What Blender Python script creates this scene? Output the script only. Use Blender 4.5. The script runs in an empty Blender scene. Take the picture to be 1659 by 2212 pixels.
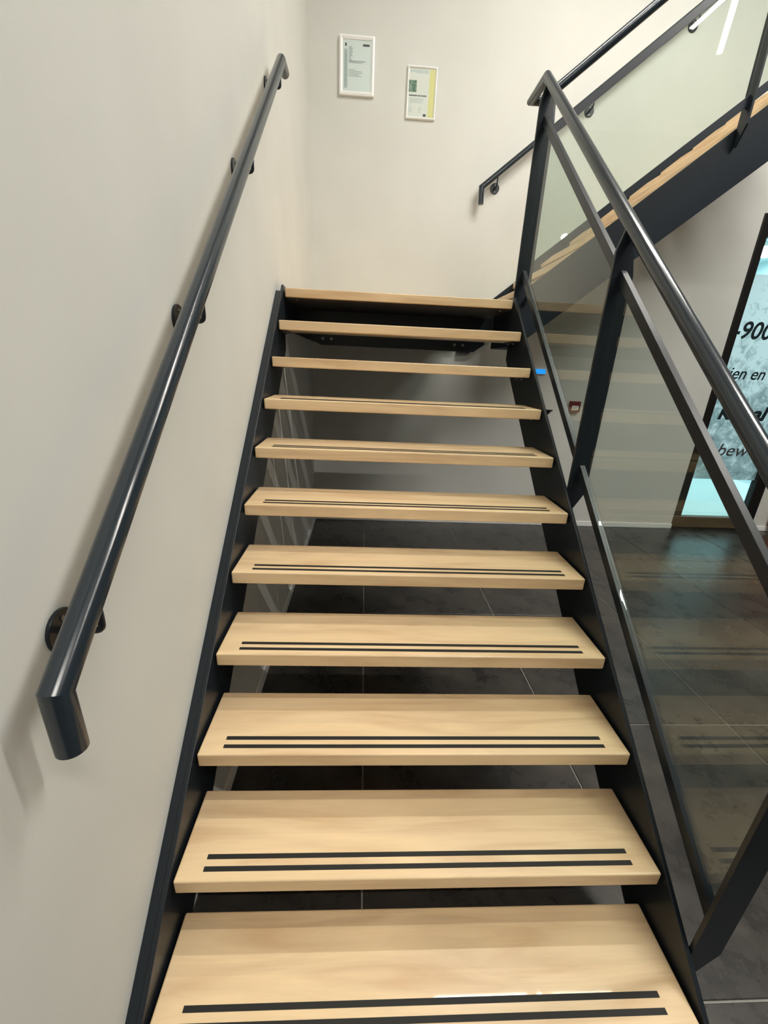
import bpy, bmesh, math, random
from mathutils import Vector, Matrix
random.seed(7)
S = bpy.context.scene

# ------------------------------------------------------------------ camera
# stair axes: x across the lower flight, y up the lower flight, z up; origin = nosing of the lowest tread in view
CW, CP, CR = 0.0573, -0.3742, 0.0463        # yaw, pitch, roll (rad)
cam_d = bpy.data.cameras.new('camera'); cam = bpy.data.objects.new('camera', cam_d)
S.collection.objects.link(cam); S.camera = cam
fw = Vector((math.sin(CW)*math.cos(CP), math.cos(CW)*math.cos(CP), math.sin(CP)))
rt0 = Vector((math.cos(CW), -math.sin(CW), 0)); up0 = rt0.cross(fw)
rt = rt0*math.cos(CR) + up0*math.sin(CR); up = -rt0*math.sin(CR) + up0*math.cos(CR)
M = Matrix((rt, up, -fw)).transposed().to_4x4(); M.translation = Vector((0.4232, -0.4648, 1.3296))
cam.matrix_world = M
cam_d.sensor_fit = 'AUTO'; cam_d.sensor_width = 36.0
cam_d.lens = 36.0*942.4/2212; cam_d.shift_y = 48.9/2212; cam_d.clip_start = 0.02

# ------------------------------------------------------------------ view, world
S.view_settings.view_transform = 'Standard'; S.view_settings.look = 'None'
S.view_settings.gamma = 1.0; S.view_settings.use_curve_mapping = False
S.view_settings.exposure = 0.0
W = bpy.data.worlds.new('world'); S.world = W; W.use_nodes = True
W.node_tree.nodes['Background'].inputs[0].default_value = (0.9, 0.95, 1, 1)
W.node_tree.nodes['Background'].inputs[1].default_value = 0.1
LAMP = 320.0                                 # strength of the pendant light bars
LAMP_COL = (1.0, 0.970, 0.895)

# ------------------------------------------------------------------ materials
def mat(name, col=(.8,.8,.8), rough=.5, metal=0, coat=0, spec=.5):
    m = bpy.data.materials.new(name); m.use_nodes = True
    b = m.node_tree.nodes['Principled BSDF']
    b.inputs['Base Color'].default_value = (*col, 1); b.inputs['Roughness'].default_value = rough
    b.inputs['Metallic'].default_value = metal; b.inputs['Coat Weight'].default_value = coat
    b.inputs['Specular IOR Level'].default_value = spec
    return m
def nd(m, t, **k):
    n = m.node_tree.nodes.new(t)
    for a, v in k.items():
        if a.startswith('i_'):
            n.inputs[int(a[2:]) if a[2:].isdigit() else a[2:].replace('_',' ')].default_value = v
        else: setattr(n, a, v)
    return n
def lk(m, a, b): m.node_tree.links.new(a, b)
def bs(m): return m.node_tree.nodes['Principled BSDF']
def noise_col(m, c1, c2, scale=4, detail=4, lo=.35, hi=.65, stretch=(1,1,1), coord='Object', bump=0, bscale=200, bdist=.001):
    tc = nd(m, 'ShaderNodeTexCoord'); mp = nd(m, 'ShaderNodeMapping'); mp.inputs['Scale'].default_value = stretch
    lk(m, tc.outputs[coord], mp.inputs[0])
    n = nd(m, 'ShaderNodeTexNoise', i_Scale=scale, i_Detail=detail); lk(m, mp.outputs[0], n.inputs['Vector'])
    r = nd(m, 'ShaderNodeValToRGB'); r.color_ramp.elements[0].position = lo; r.color_ramp.elements[1].position = hi
    r.color_ramp.elements[0].color = (*c1, 1); r.color_ramp.elements[1].color = (*c2, 1)
    lk(m, n.outputs['Fac'], r.inputs[0]); lk(m, r.outputs[0], bs(m).inputs['Base Color'])
    if bump:
        n2 = nd(m, 'ShaderNodeTexNoise', i_Scale=bscale, i_Detail=3); lk(m, tc.outputs[coord], n2.inputs['Vector'])
        bp = nd(m, 'ShaderNodeBump', i_Strength=bump, i_Distance=bdist); lk(m, n2.outputs['Fac'], bp.inputs['Height'])
        lk(m, bp.outputs[0], bs(m).inputs['Normal'])
    return m

M_wall = noise_col(mat('wall_paint', rough=.75), (.685,.685,.645), (.715,.715,.675), scale=3, bump=.25, bscale=260, bdist=.0006)
M_ceil = mat('ceiling_paint', (.8,.79,.76), .8)
M_steel = mat('anthracite_paint', (.011,.016,.022), .34, spec=.4)
M_rail = mat('handrail_paint', (.022,.031,.040), .20, spec=.6)
M_bolt = mat('bolt_steel', (.25,.26,.27), .4, metal=1)
M_strip = mat('anti_slip_rubber', (.012,.011,.009), .65)
M_white = mat('white_lacquer', (.93,.93,.915), .35)
M_base = mat('baseboard_paint', (.95,.95,.95), .4)
M_grout = mat('grout', (.26,.25,.23), .8)
M_dark = mat('dark_frame', (.009,.008,.007), .5, spec=.3)

def wood():
    m = mat('beech_wood', (.72,.53,.33), .36, coat=.15)
    tc = nd(m, 'ShaderNodeTexCoord'); oi = nd(m, 'ShaderNodeObjectInfo')
    ad = nd(m, 'ShaderNodeVectorMath', operation='ADD'); sc = nd(m, 'ShaderNodeVectorMath', operation='SCALE')
    cmb = nd(m, 'ShaderNodeCombineXYZ'); sc.inputs['Scale'].default_value = 13
    lk(m, oi.outputs['Random'], cmb.inputs[0]); lk(m, oi.outputs['Random'], cmb.inputs[1]); lk(m, cmb.outputs[0], sc.inputs[0])
    lk(m, tc.outputs['Object'], ad.inputs[0]); lk(m, sc.outputs[0], ad.inputs[1])
    # glued staves: bands across the depth of the board
    sp = nd(m, 'ShaderNodeSeparateXYZ'); lk(m, tc.outputs['Object'], sp.inputs[0])
    q = nd(m, 'ShaderNodeMath', operation='MULTIPLY', i_1=9.0); lk(m, sp.outputs[1], q.inputs[0])
    fl = nd(m, 'ShaderNodeMath', operation='FLOOR'); lk(m, q.outputs[0], fl.inputs[0])
    ar = nd(m, 'ShaderNodeMath', operation='ADD'); lk(m, fl.outputs[0], ar.inputs[0]); lk(m, oi.outputs['Random'], ar.inputs[1])
    wn = nd(m, 'ShaderNodeTexWhiteNoise', noise_dimensions='1D'); lk(m, ar.outputs[0], wn.inputs['W'])
    mp = nd(m, 'ShaderNodeMapping'); mp.inputs['Scale'].default_value = (1.2, 9, 9); lk(m, ad.outputs[0], mp.inputs[0])
    n1 = nd(m, 'ShaderNodeTexNoise', i_Scale=1.6, i_Detail=6, i_Distortion=1.2); lk(m, mp.outputs[0], n1.inputs['Vector'])
    mp2 = nd(m, 'ShaderNodeMapping'); mp2.inputs['Scale'].default_value = (4, 90, 90); lk(m, ad.outputs[0], mp2.inputs[0])
    n2 = nd(m, 'ShaderNodeTexNoise', i_Scale=2, i_Detail=3); lk(m, mp2.outputs[0], n2.inputs['Vector'])
    r = nd(m, 'ShaderNodeValToRGB')
    r.color_ramp.elements[0].position = .30; r.color_ramp.elements[0].color = (.73,.50,.28,1)
    r.color_ramp.elements[1].position = .68; r.color_ramp.elements[1].color = (.92,.69,.415,1)
    e = r.color_ramp.elements.new(.5); e.color = (.84,.62,.37,1)
    lk(m, n1.outputs['Fac'], r.inputs[0])
    mx = nd(m, 'ShaderNodeMix', data_type='RGBA', blend_type='MULTIPLY'); mx.inputs[0].default_value = 1
    f = nd(m, 'ShaderNodeMapRange'); f.inputs['To Min'].default_value = .93; f.inputs['To Max'].default_value = 1.04
    lk(m, n2.outputs['Fac'], f.inputs[0])
    g = nd(m, 'ShaderNodeMapRange'); g.inputs['To Min'].default_value = .93; g.inputs['To Max'].default_value = 1.05
    lk(m, wn.outputs['Value'], g.inputs[0])
    mu = nd(m, 'ShaderNodeMath', operation='MULTIPLY'); lk(m, f.outputs[0], mu.inputs[0]); lk(m, g.outputs[0], mu.inputs[1])
    lk(m, r.outputs[0], mx.inputs[6]); lk(m, mu.outputs[0], mx.inputs[7])
    lk(m, mx.outputs[2], bs(m).inputs['Base Color'])
    return m
M_wood = wood()

def slate():
    m = mat('slate_tile', rough=.3)
    tc = nd(m, 'ShaderNodeTexCoord'); oi = nd(m, 'ShaderNodeObjectInfo')
    n = nd(m, 'ShaderNodeTexNoise', i_Scale=4.5, i_Detail=10, i_Roughness=.68); lk(m, tc.outputs['Object'], n.inputs['Vector'])
    r = nd(m, 'ShaderNodeValToRGB')
    r.color_ramp.elements[0].position = .36; r.color_ramp.elements[0].color = (.020,.019,.019,1)
    r.color_ramp.elements[1].position = .66; r.color_ramp.elements[1].color = (.060,.054,.047,1)
    lk(m, n.outputs['Fac'], r.inputs[0])
    n3 = nd(m, 'ShaderNodeTexNoise', i_Scale=1.3, i_Detail=9, i_Roughness=.75, i_Distortion=.6); lk(m, tc.outputs['Object'], n3.inputs['Vector'])
    r3 = nd(m, 'ShaderNodeValToRGB')     # pale lime bloom near some joints
    r3.color_ramp.elements[0].position = .64; r3.color_ramp.elements[0].color = (0,0,0,1)
    r3.color_ramp.elements[1].position = .78; r3.color_ramp.elements[1].color = (.5,.5,.5,1)
    lk(m, n3.outputs['Fac'], r3.inputs[0])
    mx = nd(m, 'ShaderNodeMix', data_type='RGBA'); lk(m, r3.outputs[0], mx.inputs[0])
    lk(m, r.outputs[0], mx.inputs[6]); mx.inputs[7].default_value = (.17,.17,.16,1)
    lk(m, mx.outputs[2], bs(m).inputs['Base Color'])
    rr = nd(m, 'ShaderNodeMapRange'); rr.inputs['To Min'].default_value = .17; rr.inputs['To Max'].default_value = .40
    lk(m, n.outputs['Fac'], rr.inputs[0]); lk(m, rr.outputs[0], bs(m).inputs['Roughness'])
    bp = nd(m, 'ShaderNodeBump', i_Strength=.22, i_Distance=.004); lk(m, n.outputs['Fac'], bp.inputs['Height'])
    lk(m, bp.outputs[0], bs(m).inputs['Normal'])
    return m
M_tile = slate()

def glass(name, tint):
    m = bpy.data.materials.new(name); m.use_nodes = True; nt = m.node_tree; nt.nodes.clear()
    out = nt.nodes.new('ShaderNodeOutputMaterial'); mix = nt.nodes.new('ShaderNodeMixShader')
    tr = nt.nodes.new('ShaderNodeBsdfTransparent'); tr.inputs[0].default_value = (*tint, 1)
    gl = nt.nodes.new('ShaderNodeBsdfGlossy'); gl.inputs['Roughness'].default_value = .0
    fr = nt.nodes.new('ShaderNodeFresnel'); ge = nt.nodes.new('ShaderNodeNewGeometry')
    mr = nt.nodes.new('ShaderNodeMapRange')      # same index seen from both sides of the thin pane
    mr.inputs['To Min'].default_value = 1.46; mr.inputs['To Max'].default_value = 1/1.46
    nt.links.new(ge.outputs['Backfacing'], mr.inputs[0]); nt.links.new(mr.outputs[0], fr.inputs['IOR'])
    nt.links.new(fr.outputs[0], mix.inputs[0]); nt.links.new(tr.outputs[0], mix.inputs[1]); nt.links.new(gl.outputs[0], mix.inputs[2])
    nt.links.new(mix.outputs[0], out.inputs[0]); return m
M_glass = glass('balustrade_glass', (.885,.925,.900))
M_pane = glass('door_glass', (.96,.975,.97))

def emit(name, col, strength):
    m = bpy.data.materials.new(name); m.use_nodes = True; nt = m.node_tree; nt.nodes.clear()
    out = nt.nodes.new('ShaderNodeOutputMaterial'); e = nt.nodes.new('ShaderNodeEmission')
    e.inputs[0].default_value = (*col, 1); e.inputs[1].default_value = strength
    nt.links.new(e.outputs[0], out.inputs[0]); return m
M_led = emit('led_diffuser', LAMP_COL, LAMP); M_led3 = emit('led_diffuser_mid', LAMP_COL, LAMP*.75); M_led2 = emit('led_diffuser_low', LAMP_COL, LAMP*.3)

# ------------------------------------------------------------------ helpers
def link(o, parent=None):
    S.collection.objects.link(o)
    if parent is not None: o.parent = parent
    return o
def mesh(name, vs, fs, m, parent=None, bevel=0, seg=2, smooth=False, label=None):
    me = bpy.data.meshes.new(name); me.from_pydata([tuple(v) for v in vs], [], fs); me.update()
    bm = bmesh.new(); bm.from_mesh(me); bmesh.ops.recalc_face_normals(bm, faces=bm.faces); bm.to_mesh(me); bm.free()
    ms = m if isinstance(m, (list, tuple)) else [m]
    for k in ms: me.materials.append(k)
    if smooth:
        for p in me.polygons: p.use_smooth = True
    o = bpy.data.objects.new(name, me); link(o, parent)
    if bevel:
        b = o.modifiers.new('bevel', 'BEVEL'); b.width = bevel; b.segments = seg; b.limit_method = 'ANGLE'
        b.harden_normals = False
    if label: o['label'] = label
    return o
def box_vf(x0, x1, y0, y1, z0, z1):
    v = [(x,y,z) for x in (x0,x1) for y in (y0,y1) for z in (z0,z1)]
    f = [(0,1,3,2),(4,6,7,5),(0,4,5,1),(2,3,7,6),(0,2,6,4),(1,5,7,3)]
    return v, f
def box(name, b, m, parent=None, **k):
    v, f = box_vf(*b); return mesh(name, v, f, m, parent, **k)
def join_vf(parts):
    V, F = [], []
    for v, f in parts:
        n = len(V); V += list(v); F += [tuple(i+n for i in q) for q in f]
    return V, F
def prism(name, poly, axis, a0, a1, m, parent=None, **k):
    """poly in the two other axes (in xyz order), extruded along axis from a0 to a1"""
    def p3(p, a):
        l = list(p); l.insert(axis, a); return tuple(l)
    n = len(poly); v = [p3(p, a0) for p in poly] + [p3(p, a1) for p in poly]
    f = [tuple(range(n)), tuple(range(2*n-1, n-1, -1))] + [(i, (i+1) % n, n+(i+1) % n, n+i) for i in range(n)]
    return mesh(name, v, f, m, parent, **k)
def tube_vf(path, r, n=24, cap=True):
    P = [Vector(p) for p in path]; V = []; F = []
    d0 = (P[1]-P[0]).normalized()
    u = d0.orthogonal().normalized()
    for i, p in enumerate(P):
        din = (P[i]-P[i-1]).normalized() if i else (P[1]-P[0]).normalized()
        dout = (P[i+1]-P[i]).normalized() if i < len(P)-1 else din
        nb = (din+dout).normalized()                       # plane of the mitre
        if i:
            q = dprev.rotation_difference(din); u = q @ u
        u = (u - din*u.dot(din)).normalized(); w = din.cross(u)
        for k in range(n):
            a = 2*math.pi*k/n; o = u*math.cos(a)*r + w*math.sin(a)*r
            o = o - din*(o.dot(nb)/din.dot(nb))            # slide along the tube onto the mitre plane
            V.append(p+o)
        dprev = din
    for i in range(len(P)-1):
        for k in range(n):
            a = i*n+k; b = i*n+(k+1) % n; F.append((a, b, b+n, a+n))
    if cap: F.append(tuple(range(n-1, -1, -1))); F.append(tuple(range((len(P)-1)*n, len(P)*n)))
    return V, F
def smooth_by_angle(o, ang=40):
    me = o.data; bm = bmesh.new(); bm.from_mesh(me)
    for f in bm.faces: f.smooth = True
    for e in bm.edges:
        if len(e.link_faces) == 2 and e.calc_face_angle(0) > math.radians(ang): e.smooth = False
    bm.to_mesh(me); bm.free(); return o
def tube(name, path, r, m, parent=None, n=24, bevel=0, **k):
    v, f = tube_vf(path, r, n); o = mesh(name, v, f, m, parent, bevel=bevel, **k); return smooth_by_angle(o, 25)
def thing(name, label, cat, loc=(0,0,0), group=None):
    o = bpy.data.objects.new(name, None); link(o); o.location = loc; o['label'] = label; o['category'] = cat
    o.empty_display_size = .1
    if group: o['group'] = group
    return o
def struct(o, label=None):
    o['kind'] = 'structure'
    if label: o['label'] = label
    return o
def arc(p0, p1, p2, n=6):
    """quadratic bend through the corner p1"""
    p0, p1, p2 = map(Vector, (p0, p1, p2))
    return [p0*(1-t)**2 + p1*2*t*(1-t) + p2*t*t for t in [i/n for i in range(n+1)]]

R, G, D, T, WID = 0.1670, 0.2113, 0.2395, 0.0425, 1.2      # rise, going, tread depth, tread thickness, width
SL = R/G; FLOOR = -R; LAND = 10*R; YB = 3.74; XL = -0.045
CEIL = 5.7
DROP = 0.312                                              # stringer height measured vertically

# ------------------------------------------------------------------ setting
struct(box('wall_left', (XL-.2, XL, -5.2, YB+.2, FLOOR-.2, CEIL), M_wall))
DX0, DX1, DZ = 3.695, 4.575, 2.62
v, f = join_vf([box_vf(XL, DX0, YB, YB+.16, FLOOR-.2, CEIL), box_vf(DX0, DX1, YB, YB+.16, DZ, CEIL),
                box_vf(DX1, 8.2, YB, YB+.16, FLOOR-.2, CEIL), box_vf(DX0, DX1, YB, YB+.16, FLOOR-.2, FLOOR)])
struct(mesh('wall_back', v, f, M_wall))
M_hall = mat('hall_grey_paint', (.14,.14,.135), .8)
struct(box('wall_right', (8.2, 8.4, -5.2, YB+.2, FLOOR-.2, CEIL), M_hall))
struct(box('wall_front', (XL-.2, 8.4, -5.4, -5.2, FLOOR-.2, CEIL), M_hall))
struct(box('ceiling', (XL-.2, 8.4, -5.4, YB+.2, CEIL, CEIL+.2), M_ceil))
fl = struct(box('floor', (XL, 8.2, -5.2, YB, FLOOR-.2, FLOOR-.004), M_grout))
# slate tiles, each its own slab
TX, TY, X0, Y0 = 0.85, 0.93, 0.455, 0.105
tile_me = None
for i in range(-1, 8):
    for j in range(-3, 4):
        x0 = X0+i*TX; y0 = Y0+j*TY; x1 = x0+TX; y1 = y0+TY
        cx0, cx1 = max(x0, XL+.002), min(x1, 7.9); cy1 = min(y1, YB-.002)
        if cx1-cx0 < .05 or cy1-y0 < .05: continue
        full = cx0 == x0 and cx1 == x1 and cy1 == y1
        g = .003
        if full and tile_me:
            o = bpy.data.objects.new('tile', tile_me); link(o, fl); o.location = (x0, y0, FLOOR)
            b = o.modifiers.new('bevel', 'BEVEL'); b.width = .0015; b.segments = 1
        else:
            o = box('tile', (g, cx1-cx0-g, g, cy1-y0-g, -.008, 0), M_tile, fl, bevel=.0015, seg=1); o.location = (cx0, y0, FLOOR)
            if full: tile_me = o.data
        o.location.z += random.uniform(-.0004, .0004)
BBH = .052
struct(box('baseboard_left', (XL, XL+.012, -5.2, YB, FLOOR, FLOOR+.06), M_base, bevel=.003))
struct(box('baseboard_back', (XL+.012, DX0+.003, YB-.014, YB, FLOOR, FLOOR+BBH), M_base, bevel=.004))
struct(box('trim_1', (DX1+.02, 8.2, YB-.014, YB, FLOOR, FLOOR+BBH), M_base, bevel=.004))

# room behind the glazed door, cyan lit
M_cy = mat('pale_cyan_room', (.66,.82,.84), .6)
M_cyf = mat('pale_cyan_floor', (.72,.86,.88), .35)
bx = [(2.9, 3.0, YB+.16, 7.6, FLOOR, 3.0), (6.4, 6.5, YB+.16, 7.6, FLOOR, 3.0), (2.9, 6.5, 7.6, 7.7, FLOOR, 3.0)]
v, f = join_vf([box_vf(*b) for b in bx]); struct(mesh('wall_far', v, f, M_cy))
struct(box('trim_2', (2.9, 6.5, YB+.16, 7.7, 3.0, 3.1), M_cy), 'ceiling of the room behind the glass door')
struct(box('trim_3', (2.9, 6.5, YB+.02, 7.7, FLOOR-.1, FLOOR), M_cyf), 'pale floor of the room behind the glass door')
M_cyl = emit('cyan_led', (.80,.97,1.0), 45)
for lx, ly, tx in ((4.8, 5.42, 'square ceiling light in the cyan room, nearer the glass door'), (5.8, 6.27, 'square ceiling light in the cyan room, farther from the glass door')):
    lt = thing('ceiling_light', tx, 'lamp', (lx, ly, 2.99))
    box('housing', (-.30,.30,-.30,.30,-.03,.008), M_white, lt, bevel=.004)
    box('diffuser', (-.27,.27,-.27,.27,-.034,-.031), M_cyl, lt)

# door: dark frame, pane, printed film, lettering
dr = box('door_1', (DX0, DX0+.075, YB-.012, YB+.06, FLOOR, DZ), M_dark, bevel=.006); struct(dr)
box('stile', (DX1-.115, DX1, YB-.012, YB+.06, FLOOR, DZ), M_dark, dr, bevel=.006)
box('bottom_rail', (DX0+.075, DX1-.115, YB-.010, YB+.055, FLOOR, -.031), M_dark, dr, bevel=.004)
box('top_rail', (DX0+.075, DX1-.115, YB-.010, YB+.055, 2.46, DZ), M_dark, dr, bevel=.004)
GX0, GX1 = DX0+.075, DX1-.115
box('pane', (GX0, GX1, YB+.018, YB+.026, -.031, 2.46), M_pane, dr)
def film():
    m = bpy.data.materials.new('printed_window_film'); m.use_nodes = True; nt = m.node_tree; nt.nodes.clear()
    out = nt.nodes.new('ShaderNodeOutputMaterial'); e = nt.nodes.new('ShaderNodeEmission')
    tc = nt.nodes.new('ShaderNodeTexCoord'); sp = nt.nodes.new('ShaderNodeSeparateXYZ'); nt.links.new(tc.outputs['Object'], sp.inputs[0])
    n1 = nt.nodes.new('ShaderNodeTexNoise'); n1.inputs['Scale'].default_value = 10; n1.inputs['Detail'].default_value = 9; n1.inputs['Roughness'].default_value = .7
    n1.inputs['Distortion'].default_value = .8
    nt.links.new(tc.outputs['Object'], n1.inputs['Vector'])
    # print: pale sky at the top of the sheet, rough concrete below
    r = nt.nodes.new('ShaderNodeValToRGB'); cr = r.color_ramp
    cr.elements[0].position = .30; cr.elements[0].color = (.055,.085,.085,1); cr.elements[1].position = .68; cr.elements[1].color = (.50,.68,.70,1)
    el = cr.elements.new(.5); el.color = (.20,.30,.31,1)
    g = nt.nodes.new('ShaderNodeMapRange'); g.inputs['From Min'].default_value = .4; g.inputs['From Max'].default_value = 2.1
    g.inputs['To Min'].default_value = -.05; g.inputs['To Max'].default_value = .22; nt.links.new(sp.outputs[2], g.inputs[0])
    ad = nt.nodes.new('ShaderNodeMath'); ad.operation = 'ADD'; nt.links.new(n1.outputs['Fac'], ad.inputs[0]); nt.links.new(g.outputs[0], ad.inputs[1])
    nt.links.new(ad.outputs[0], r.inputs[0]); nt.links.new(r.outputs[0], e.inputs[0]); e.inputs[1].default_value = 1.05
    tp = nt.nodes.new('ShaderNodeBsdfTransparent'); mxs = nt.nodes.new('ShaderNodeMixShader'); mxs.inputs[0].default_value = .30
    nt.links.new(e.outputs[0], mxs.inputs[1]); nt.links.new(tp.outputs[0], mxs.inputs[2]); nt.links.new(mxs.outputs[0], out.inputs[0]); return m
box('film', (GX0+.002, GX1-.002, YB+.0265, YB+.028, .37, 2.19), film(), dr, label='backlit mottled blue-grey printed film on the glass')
M_ink = mat('dark_teal_ink', (.004,.016,.020), .5); M_ink2 = mat('grey_ink', (.07,.08,.085), .5)
def text(s, x, z, size, m, shear=.22, off=.0, sx=1.0):
    c = bpy.data.curves.new('txt', 'FONT'); c.body = s; c.size = size; c.shear = shear; c.offset = off; c.extrude = .0004; c.resolution_u = 4
    t = bpy.data.objects.new('txt', c); S.collection.objects.link(t)
    bpy.context.view_layer.update()
    me = bpy.data.meshes.new_from_object(t.evaluated_get(bpy.context.evaluated_depsgraph_get()))
    bpy.data.objects.remove(t); me.materials.clear(); me.materials.append(m)
    o = bpy.data.objects.new('lettering', me); link(o, dr)
    o.rotation_euler = (math.pi/2, 0, 0); o.location = (x, YB+.0165, z); o.scale = (sx, 1, 1); return o
text('-900', 3.745, 1.680, .200, M_ink, .18, .004, 1.0)
text('gjen en', 3.76, 1.334, .150, M_ink, .22, .0015, .98)
text('Kw', 3.845, .967, .165, M_ink, .20, .006, 1.12)
text('al', 4.185, .967, .180, M_ink, .20, .007, 1.2)
text('bew', 3.945, .613, .170, M_ink2, .24, .0015, 1.12)
box('stripe', (3.83, 3.87, YB+.0155, YB+.0165, .803, .808), M_white, dr, label='short white dash on the printed film')

# ------------------------------------------------------------------ staircase, lower flight
st = thing('staircase', 'open-riser steel staircase with pale beech treads rising along the left wall', 'staircase', (.6, 0, FLOOR))
def place(o, parent):           # keep world coordinates although the parent Empty sits elsewhere
    o.parent = parent; o.matrix_parent_inverse = Matrix.Translation(-parent.location); return o
def P(o, parent): return place(o, parent)
def tread_obj(depth, strips=True, label=None, y0=0.0):
    v, f = box_vf(0.0, WID, y0, depth, -T, 0)
    o = mesh('tread', v, f, M_wood, bevel=.0045, seg=3, label=label)
    if strips:
        for a, b in ((.0625-.0115, .0625), (.0225, .0225+.0115)):
            s = box('anti_slip_strip', (.063, WID-.063, a, b, -.001, .0012), M_strip, o)
    return o
proto = tread_obj(D)
def copy_tread(loc, rz, parent):
    c = proto.copy(); link(c)
    c.location = loc; c.rotation_euler = (0, 0, rz)
    for s in proto.children:
        q = s.copy(); link(q); q.parent = c
    return P(c, parent)
P(proto, st)
for k in range(1, 10): copy_tread((0, k*G, k*R), 0, st)
def line(y): return y*SL
def stringer_poly(a0, a1, z_of, floor=True, cut=.0):
    p = [(a0, z_of(a0))]
    return p
YE = 10*G + .02
def lower_stringer(x0, x1):
    poly = [(-.10, FLOOR), (-.10, line(-.10)), (YE, line(YE)), (YE, line(YE)-DROP), ((FLOOR+DROP)/SL, FLOOR)]
    return P(prism('stringer', poly, 0, x0, x1, M_steel, bevel=.0015), st)
lower_stringer(-.020, -.008)
ya_, yb_ = -.10, 2.10            # flat bar closing the slot between stringer and wall
P(prism('wall_spacer', [(ya_, line(ya_)-.006), (yb_, line(yb_)-.006), (yb_-.02, line(yb_-.02)-.06), (ya_, line(ya_)-.06)], 0, XL+.001, -.0201, M_steel, bevel=.001), st)
lower_stringer(WID+.008, WID+.020)
for k in range(0, 10):           # angle cleats and bolt heads under each tread
    for sx in (0, 1):
        x0 = -.008 if sx == 0 else WID+.008-.034
        P(box('cleat', (x0, x0+.034, k*G+.06, k*G+.19, k*R-T-.006, k*R-T), M_steel), st)
        for dy in (.085, .165):
            v, f = tube_vf([(x0+.017, k*G+dy, k*R-T-.006), (x0+.017, k*G+dy, k*R-T-.012)], .006, 8)
            P(mesh('bolt', v, f, M_bolt), st)

# ------------------------------------------------------------------ landing
YN = 2.475                                               # outer face of the upper flight's near stringer
ld = thing('landing', 'square beech landing in the corner between the two stair flights', 'landing', (.6, 2.9, FLOOR))
P(box('platform', (0, WID, 10*G, YB-.045, LAND-T, LAND), M_wood, bevel=.0045, seg=3), ld)
M_darksheet = mat('dark_brown_sheet', (.030,.018,.011), .6)
P(box('darkening_sheet', (.002, WID-.002, 10*G+.012, YB-.048, LAND-T-.005, LAND-T), M_darksheet), ld)  # thin dark sheet added to make the underside of the platform dark
P(box('side_fascia', (WID+.008, WID+.020, YE+.001, YN+.012, 1.44, LAND+.012), M_steel, bevel=.0015), ld)
P(box('wall_fascia', (-.020, -.008, YE+.001, YB-.03, 1.475, LAND+.012), M_steel, bevel=.0015), ld)
P(box('back_fascia', (-.008, WID+.02, YB-.042, YB-.030, 1.475, LAND+.012), M_steel, bevel=.0015), ld)
P(prism('cross_beam', [(-.008, 1.487), (.135, 1.423), (1.14, 1.423), (WID+.008, 1.470), (WID+.008, LAND-T), (-.008, LAND-T)], 1, 2.66, 2.672, M_steel), ld)
P(box('cross_beam', (-.008, WID+.008, 3.0, 3.012, 1.47, LAND-T), M_steel), ld)
for x in (.145, .200, 1.01, 1.065):
    v, f = tube_vf([(x, 2.66, 1.462), (x, 2.650, 1.462)], .0095, 6); P(mesh('bolt', v, f, M_bolt), ld)
for x in (.05, 1.15):
    v, f = tube_vf([(x, 10*G+.05, LAND-T-.005), (x, 10*G+.05, LAND-T-.011)], .006, 8); P(mesh('bolt', v, f, M_bolt), ld)

# ------------------------------------------------------------------ staircase, upper flight
X1 = 1.445
us = thing('staircase', 'upper flight of the steel and beech stair, climbing right along the back wall', 'staircase', (X1, 3.1, LAND))
YT = YB-.045
for n in range(1, 10): copy_tread((X1+(n-1)*G, YT, LAND+n*R), -math.pi/2, us)
def uline(x): return LAND+R+(x-X1)*SL
def upper_stringer(y0, y1, x0, x1=3.2):
    xb = (1.44+DROP-LAND-R)/SL+X1                         # the foot is cut level under the landing
    poly = [(x0, uline(x0)), (x1, uline(x1)), (x1, uline(x1)-DROP), (xb, 1.44), (x0, 1.44)]
    return P(prism('stringer', poly, 1, y0, y1, M_steel, bevel=.0015), us)
upper_stringer(YN, YN+.012, WID+.0205); upper_stringer(YT+.008, YT+.020, 1.235)
for n in range(1, 10):
    for y in (YN+.012, YT+.008-.034):
        xx = X1+(n-1)*G
        P(box('cleat', (xx+.06, xx+.19, y, y+.034, LAND+n*R-T-.006, LAND+n*R-T), M_steel), us)

# ------------------------------------------------------------------ balustrades
XB = 1.258; RR = .0215
HB = .862                                                # handrail axis above the nosing line
bl = thing('balustrade', 'steel and glass balustrade on the open right side of the lower flight', 'balustrade', (XB, 0, 0))
BLW = [2.185, 1.148, .100]
def post(parent, y, zb, zt):
    # flat plate across the flight, outer corners cut back at the top and the foot
    poly = [(1.2205, zb), (1.245, zb-.012), (1.294, zb+.075), (1.294, zt-.13), (1.266, zt), (1.2385, zt), (1.2205, zt-.06)]
    return P(prism('post', poly, 1, y-.006, y+.006, M_steel, bevel=.001), parent)
for y in BLW: post(bl, y, line(y)-.085, line(y)+HB-.012)
TB = (.702, .742); BB = (.058, .098)                     # top and bottom flat bars, heights over the nosing line
def bars(parent, y0, y1):
    for nm, (a, b) in (('top_bar', TB), ('bottom_bar', BB)):
        P(prism(nm, [(y0, line(y0)+a), (y1, line(y1)+a), (y1, line(y1)+b), (y0, line(y0)+b)], 0, XB-.010, XB+.010, M_steel, bevel=.001), parent)
    P(prism('glass_pane', [(y0+.004, line(y0)+BB[1]), (y1-.004, line(y1)+BB[1]), (y1-.004, line(y1)+TB[0]), (y0+.004, line(y0)+TB[0])], 0, XB-.004, XB+.004, M_glass,
            label='clear greenish glass pane'), parent)
bars(bl, BLW[1]+.006, BLW[0]-.006); bars(bl, BLW[2]+.006, BLW[1]-.006)
YU = 2.445
yA = 2.244; zA = line(yA)+HB
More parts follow.
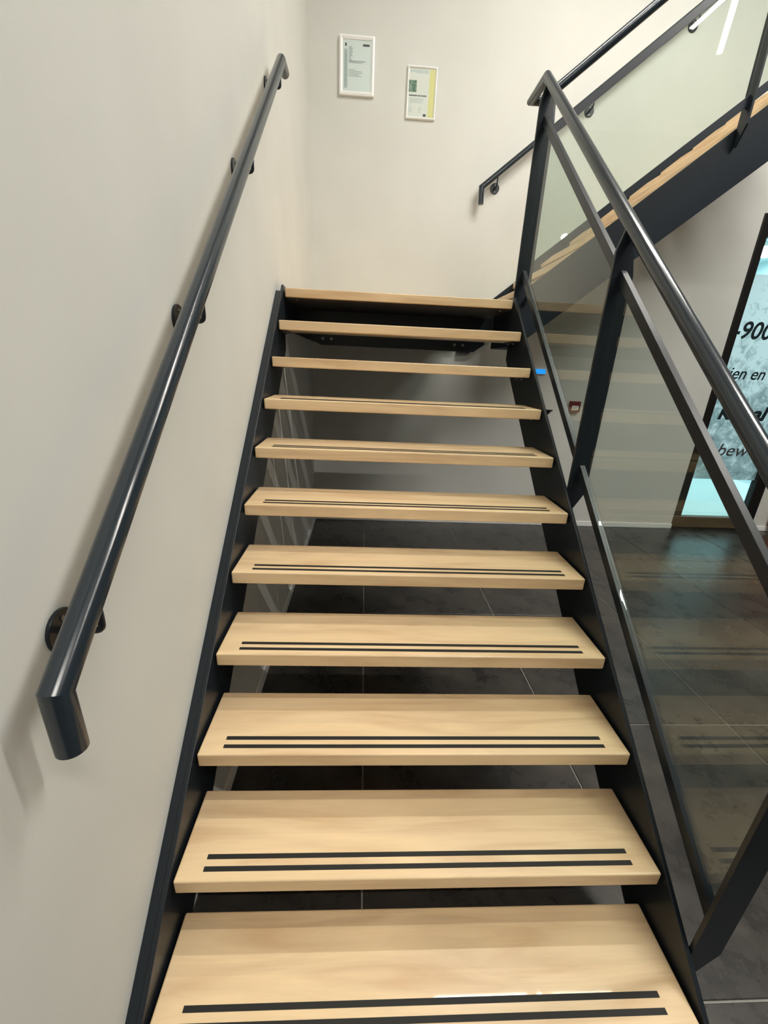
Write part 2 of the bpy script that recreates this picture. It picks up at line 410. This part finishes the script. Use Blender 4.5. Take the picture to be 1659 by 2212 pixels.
zc = zA
def uax(x): return 2.70+(x-1.391)*SL
xs = 1.391+(zc-2.70)/SL
P(tube('handrail', [(XB,-.06,line(-.06)+HB-.10),(XB,-.06,line(-.06)+HB),(XB,yA,zA),(XB,YU,zc),(xs-.012,YU,zc)], RR, M_rail, n=28,
       label='dark round handrail turning the corner at the top'), bl)
ub = thing('balustrade', 'steel and glass balustrade on the near side of the upper flight', 'balustrade', (1.4, YU, LAND))
def upost(x):
    zb = uline(x)-.085; zt = uax(x)-.012
    poly = [(YN-.0005, zb), (2.455, zb-.012), (2.405, zb+.075), (2.405, zt-.13), (2.437, zt), (2.461, zt), (YN-.0005, zt-.06)]
    P(prism('post', poly, 0, x-.006, x+.006, M_steel, bevel=.001), ub)
P(tube('handrail', [(xs-.012,YU,zc),(xs,YU,zc),(3.0,YU,uax(3.0))], RR, M_rail, n=28), ub)
UPX = [1.372, 2.415]
for x in UPX: upost(x)
UB2 = (.700,.745); UBB = (.077,.128)
def ubars(x0, x1):
    for nm, (a, b) in (('top_bar', UB2), ('bottom_bar', UBB)):
        P(prism(nm, [(x0, uline(x0)+a), (x1, uline(x1)+a), (x1, uline(x1)+b), (x0, uline(x0)+b)], 1, YU-.010, YU+.010, M_steel, bevel=.001), ub)
    P(prism('glass_pane', [(x0+.004, uline(x0)+UBB[1]), (x1-.004, uline(x1)+UBB[1]), (x1-.004, uline(x1)+UB2[0]), (x0+.004, uline(x0)+UB2[0])], 1, YU-.004, YU+.004, M_glass,
            label='clear greenish glass pane'), ub)
ubars(UPX[0]+.006, UPX[1]-.006); ubars(UPX[1]+.006, 3.1)

# ------------------------------------------------------------------ wall handrails
def bracket(parent, wall_pt, axis_pt, nrm):
    """rosette on the wall, bent rod under the rail"""
    w = Vector(wall_pt); a = Vector(axis_pt); n = Vector(nrm)
    v, f = tube_vf([w, w+n*.004, w+n*.0065], .036, 28)
    ro = P(smooth_by_angle(mesh('rosette', v, f, M_steel, bevel=.0012), 30), parent)
    c = Vector((a.x, a.y, w.z)) if abs(n.x) > .5 else Vector((a.x, a.y, w.z))
    p = [w+n*.004] + arc(c-n*.014, c, Vector((c.x, c.y, c.z+.014)), 5) + [Vector((a.x, a.y, a.z-.018))]
    v, f = tube_vf(p, .0056, 12)
    P(smooth_by_angle(mesh('bracket_arm', v, f, M_steel), 50), parent)
    for s in (-1, 1):
        q = w + Vector((0,0,.022*s)); v, f = tube_vf([q+n*.006, q+n*.0085], .0045, 8)
        sc = mesh('screw', v, f, M_bolt); P(sc, parent)
HL = .884; xr = .020
lh = thing('wall_handrail', 'dark round handrail on brackets along the left wall', 'handrail', (XL, 0, .8))
P(tube('rail', [(xr,.020,.800),(xr,.020,line(.020)+HL),(xr,2.108,line(2.108)+HL),(xr,2.20,line(2.108)+HL)], .0212, M_rail, n=32, bevel=.0), lh)
for y in (.140, .760, 1.412, 2.062): bracket(lh, (XL, y, line(y)+HL-.078), (xr, y, line(y)+HL), (1,0,0))
bh = thing('wall_handrail', 'dark round handrail climbing right along the back wall', 'handrail', (1.3, YB, 2.6))
yr = YB-.065
x0b = 1.299; z0b = 2.642
def bax(x): return z0b+(x-x0b)*.790
P(tube('rail', [(1.306,yr,2.530),(x0b,yr,z0b),(3.1,yr,bax(3.1))], .0205, M_rail, n=24), bh)
for x in (1.418, 2.076, 2.735): bracket(bh, (x, YB, bax(x)-.078), (x, yr, bax(x)), (0,-1,0))

# ------------------------------------------------------------------ picture frames
def picture(label, x0, x1, z0, z1, fw_, fd, content, group=None):
    t = thing('picture_frame', label, 'picture frame', ((x0+x1)/2, YB, z0))
    yb = YB; yf = YB-fd
    o = [(x0,z0),(x1,z0),(x1,z1),(x0,z1)]; i = [(x0+fw_,z0+fw_),(x1-fw_,z0+fw_),(x1-fw_,z1-fw_),(x0+fw_,z1-fw_)]
    m_ = [((a[0]*.5+b[0]*.5),(a[1]*.5+b[1]*.5)) for a, b in zip(o, i)]
    V = []
    for ring, y in ((o, yb), (o, yf+.004), (m_, yf), (i, yf+.006), (i, yb)): V += [(p[0], y, p[1]) for p in ring]
    F = []
    for r in range(4):
        for k in range(4): a = r*4+k; b = r*4+(k+1) % 4; F.append((a, b, b+4, a+4))
    for k in range(4): a = 16+k; b = 16+(k+1) % 4; F.append((a, b, (k+1) % 4, k))
    P(mesh('frame', V, F, M_white), t)
    content(t, x0+fw_, x1-fw_, z0+fw_, z1-fw_, yf+.009)
    P(box('cover_glass', (x0+fw_, x1-fw_, yf+.0065, yf+.0078, z0+fw_, z1-fw_), M_pane), t)
def quad_blocks(name, rects, x0, x1, z0, z1, y, m, t):
    w, h = x1-x0, z1-z0
    v, f = join_vf([box_vf(x0+a*w, x0+b*w, y-.0006, y, z0+c*h, z0+d*h) for a, b, c, d in rects])
    P(mesh(name, v, f, m), t)
M_paper = mat('paper', (.90,.90,.85), .6); M_paperb = mat('bluish_paper', (.90,.95,.94), .6)
M_txt = mat('grey_print', (.42,.50,.50), .6); M_txt2 = mat('dark_print', (.10,.11,.12), .6)
M_pale = mat('pale_print', (.62,.70,.70), .6); M_yel = mat('yellow_print', (.88,.83,.38), .6); M_gr = mat('green_photo', (.1,.2,.13), .6)
noise_col(M_gr, (.05,.13,.09), (.35,.48,.36), scale=60)
def cert1(t, x0, x1, z0, z1, y):
    P(box('paper', (x0, x1, y, y+.002, z0, z1), M_paperb), t)
    rr = random.Random(3)
    quad_blocks('side_column', [(.05,.17,.06,.82)], x0, x1, z0, z1, y, M_pale, t)
    L = [(.07,.07+rr.uniform(.04,.09), .10+.03*k, .115+.03*k) for k in range(23)]
    L += [(.22,.22+rr.uniform(.05,.14), .60+.028*k, .612+.028*k) for k in range(10)] + [(.22,.80,.585,.60),(.22,.7,.56,.57)]
    L += [(.22,.22+rr.uniform(.2,.5), .30+.03*k, .306+.03*k) for k in range(5)]
    quad_blocks('fine_print', L, x0, x1, z0, z1, y-.0006, M_txt, t)
    quad_blocks('heading', [(.70,.93,.885,.925),(.08,.14,.87,.93)], x0, x1, z0, z1, y, M_txt2, t)
def cert2(t, x0, x1, z0, z1, y):
    P(box('paper', (x0, x1, y, y+.002, z0, z1), M_paper), t)
    quad_blocks('yellow_band', [(.78,1,0,.99)], x0, x1, z0, z1, y, M_yel, t)
    quad_blocks('photo', [(0,.30,.52,.76)], x0, x1, z0, z1, y, M_gr, t)
    rr = random.Random(5); L = []
    x = .05
    while x < .72: w = rr.uniform(.02,.05); L.append((x, x+w, .90+rr.uniform(0,.02), .97)); x += w+.02
    quad_blocks('skyline', L, x0, x1, z0, z1, y, M_pale, t)
    L = []; x = .03
    while x < .70:
        w = rr.uniform(.025,.05); L.append((x, x+w, .435, .462)); x += w+rr.choice((.008,.008,.03))
    quad_blocks('headline', L, x0, x1, z0, z1, y, M_txt2, t)
    L = [(.06,.62-rr.uniform(0,.12), .30+.022*k, .307+.022*k) for k in range(5)]
    L += [(.03,.03+rr.uniform(.08,.2), .10+.03*k, .112+.03*k) for k in range(4)] + [(.40,.40+rr.uniform(.08,.12), .10+.03*k, .11+.03*k) for k in range(4)]
    quad_blocks('fine_print', L, x0, x1, z0, z1, y, M_pale, t)
    quad_blocks('mark', [(.60,.71,.02,.075)], x0, x1, z0, z1, y, M_txt2, t)
picture('larger white picture frame with a pale bluish certificate, higher of the pair', .184, .436, 3.156, 3.486, .023, .024, cert1)
picture('smaller thin white picture frame with a yellow-edged sheet, lower of the pair', .681, .899, 3.049, 3.352, .0125, .018, cert2)

# ------------------------------------------------------------------ small things on the back wall under the upper flight
M_blue = emit('blue_display', (.02,.30,.85), 1.1)
t = thing('intercom', 'small bright blue lit display on the back wall, seen beside the steel stringer', 'display', (2.02, YB, 1.30))
P(box('casing', (1.93, 2.075, YB-.02, YB, 1.295, 1.345), M_white, bevel=.003), t)
P(box('screen', (1.935, 2.07, YB-.0212, YB-.0195, 1.300, 1.340), M_blue), t)
M_red = mat('red_plastic', (.16,.012,.014), .4)
t = thing('fire_alarm_button', 'small dark red fire alarm box with white label on the back wall', 'alarm', (2.40, YB, 1.0))
P(box('housing', (2.352, 2.452, YB-.035, YB, .975, 1.075), M_red, bevel=.004), t)
P(box('label', (2.372, 2.434, YB-.0365, YB-.0345, .995, 1.035), M_white), t)
P(box('print_line', (2.380, 2.426, YB-.0372, YB-.0362, 1.018, 1.022), M_txt2), t)
P(box('print_line', (2.380, 2.420, YB-.0372, YB-.0362, 1.006, 1.010), M_txt2), t)
t = thing('wall_hook', 'small dark bracket on the back wall under the upper flight', 'hook', (2.16, YB, .96))
P(box('plate', (2.115, 2.195, YB-.03, YB, .978, .988), M_dark), t)
P(prism('gusset', [(2.13, .978), (2.185, .978), (2.165, .945), (2.14, .945)], 1, YB-.012, YB, M_dark), t)
# orange panel at the right edge
M_or = mat('orange_brown_board', (.42,.10,.03), .45)
t = box('display_board', (4.725, 5.30, YB-.075, YB-.040, -.115, 1.3), M_or, bevel=.003)
t['label'] = 'orange-brown board leaning upright past the glass door, right edge'; t['category'] = 'board'

# ------------------------------------------------------------------ pendant light bars (above the hall, out of frame, some seen mirrored in the glass, one an added fill)
def light_bar(a, b, label, m=None):
    a = Vector(a); b = Vector(b); c = (a+b)/2; d = (b-a); L = d.length; ang = math.atan2(d.y, d.x)
    t = thing('light_bar', label, 'lamp', c); t.rotation_euler = (0, 0, ang)
    h = L/2
    box('housing', (-h, h, -.030, .030, .0, .07), M_white, t, bevel=.003)
    box('diffuser', (-h+.005, h-.005, -.026, .026, -.004, -.0002), m or M_led, t)
    for s in (-1, 1):
        v, f = tube_vf([(s*h*.8, 0, .07), (s*h*.8, 0, CEIL-c.z-.003)], .0012, 6); mesh('cable', v, f, M_steel, t)
light_bar((1.3,1.93,4.75), (3.2,1.93,4.75), 'linear pendant light across the hall, nearest the upper flight', M_led3)
light_bar((2.5,.50,4.8), (4.4,.50,4.8), 'linear pendant light across the hall, second from the upper flight')
light_bar((1.2,-2.3,4.8), (3.2,-2.3,4.8), 'added linear fill light across the hall, behind the viewer')  # unseen fill bar, added to brighten the tread fronts and lower treads
light_bar((3.915,-1.015,4.9), (4.0,.15,4.9), 'short linear pendant light running lengthwise', M_led2)
light_bar((4.624,-1.552,5.0), (4.05,-.54,5.0), 'short linear pendant light hung diagonally over the hall', M_led2)
t = thing('spot_light', 'small round spot light on a thin rod, seen only as a glint in the glass', 'lamp', (3.37, -2.27, 3.2))
def ball(r, n=12):
    bm = bmesh.new(); bmesh.ops.create_uvsphere(bm, u_segments=n*2, v_segments=n, radius=r); me = bpy.data.meshes.new('bulb'); bm.to_mesh(me); bm.free(); return me
me = ball(.05); me.materials.append(M_led2); link(bpy.data.objects.new('bulb', me), t)
v, f = tube_vf([(0,0,.045),(0,0,CEIL-3.203)], .006, 8); mesh('rod', v, f, M_steel, t)
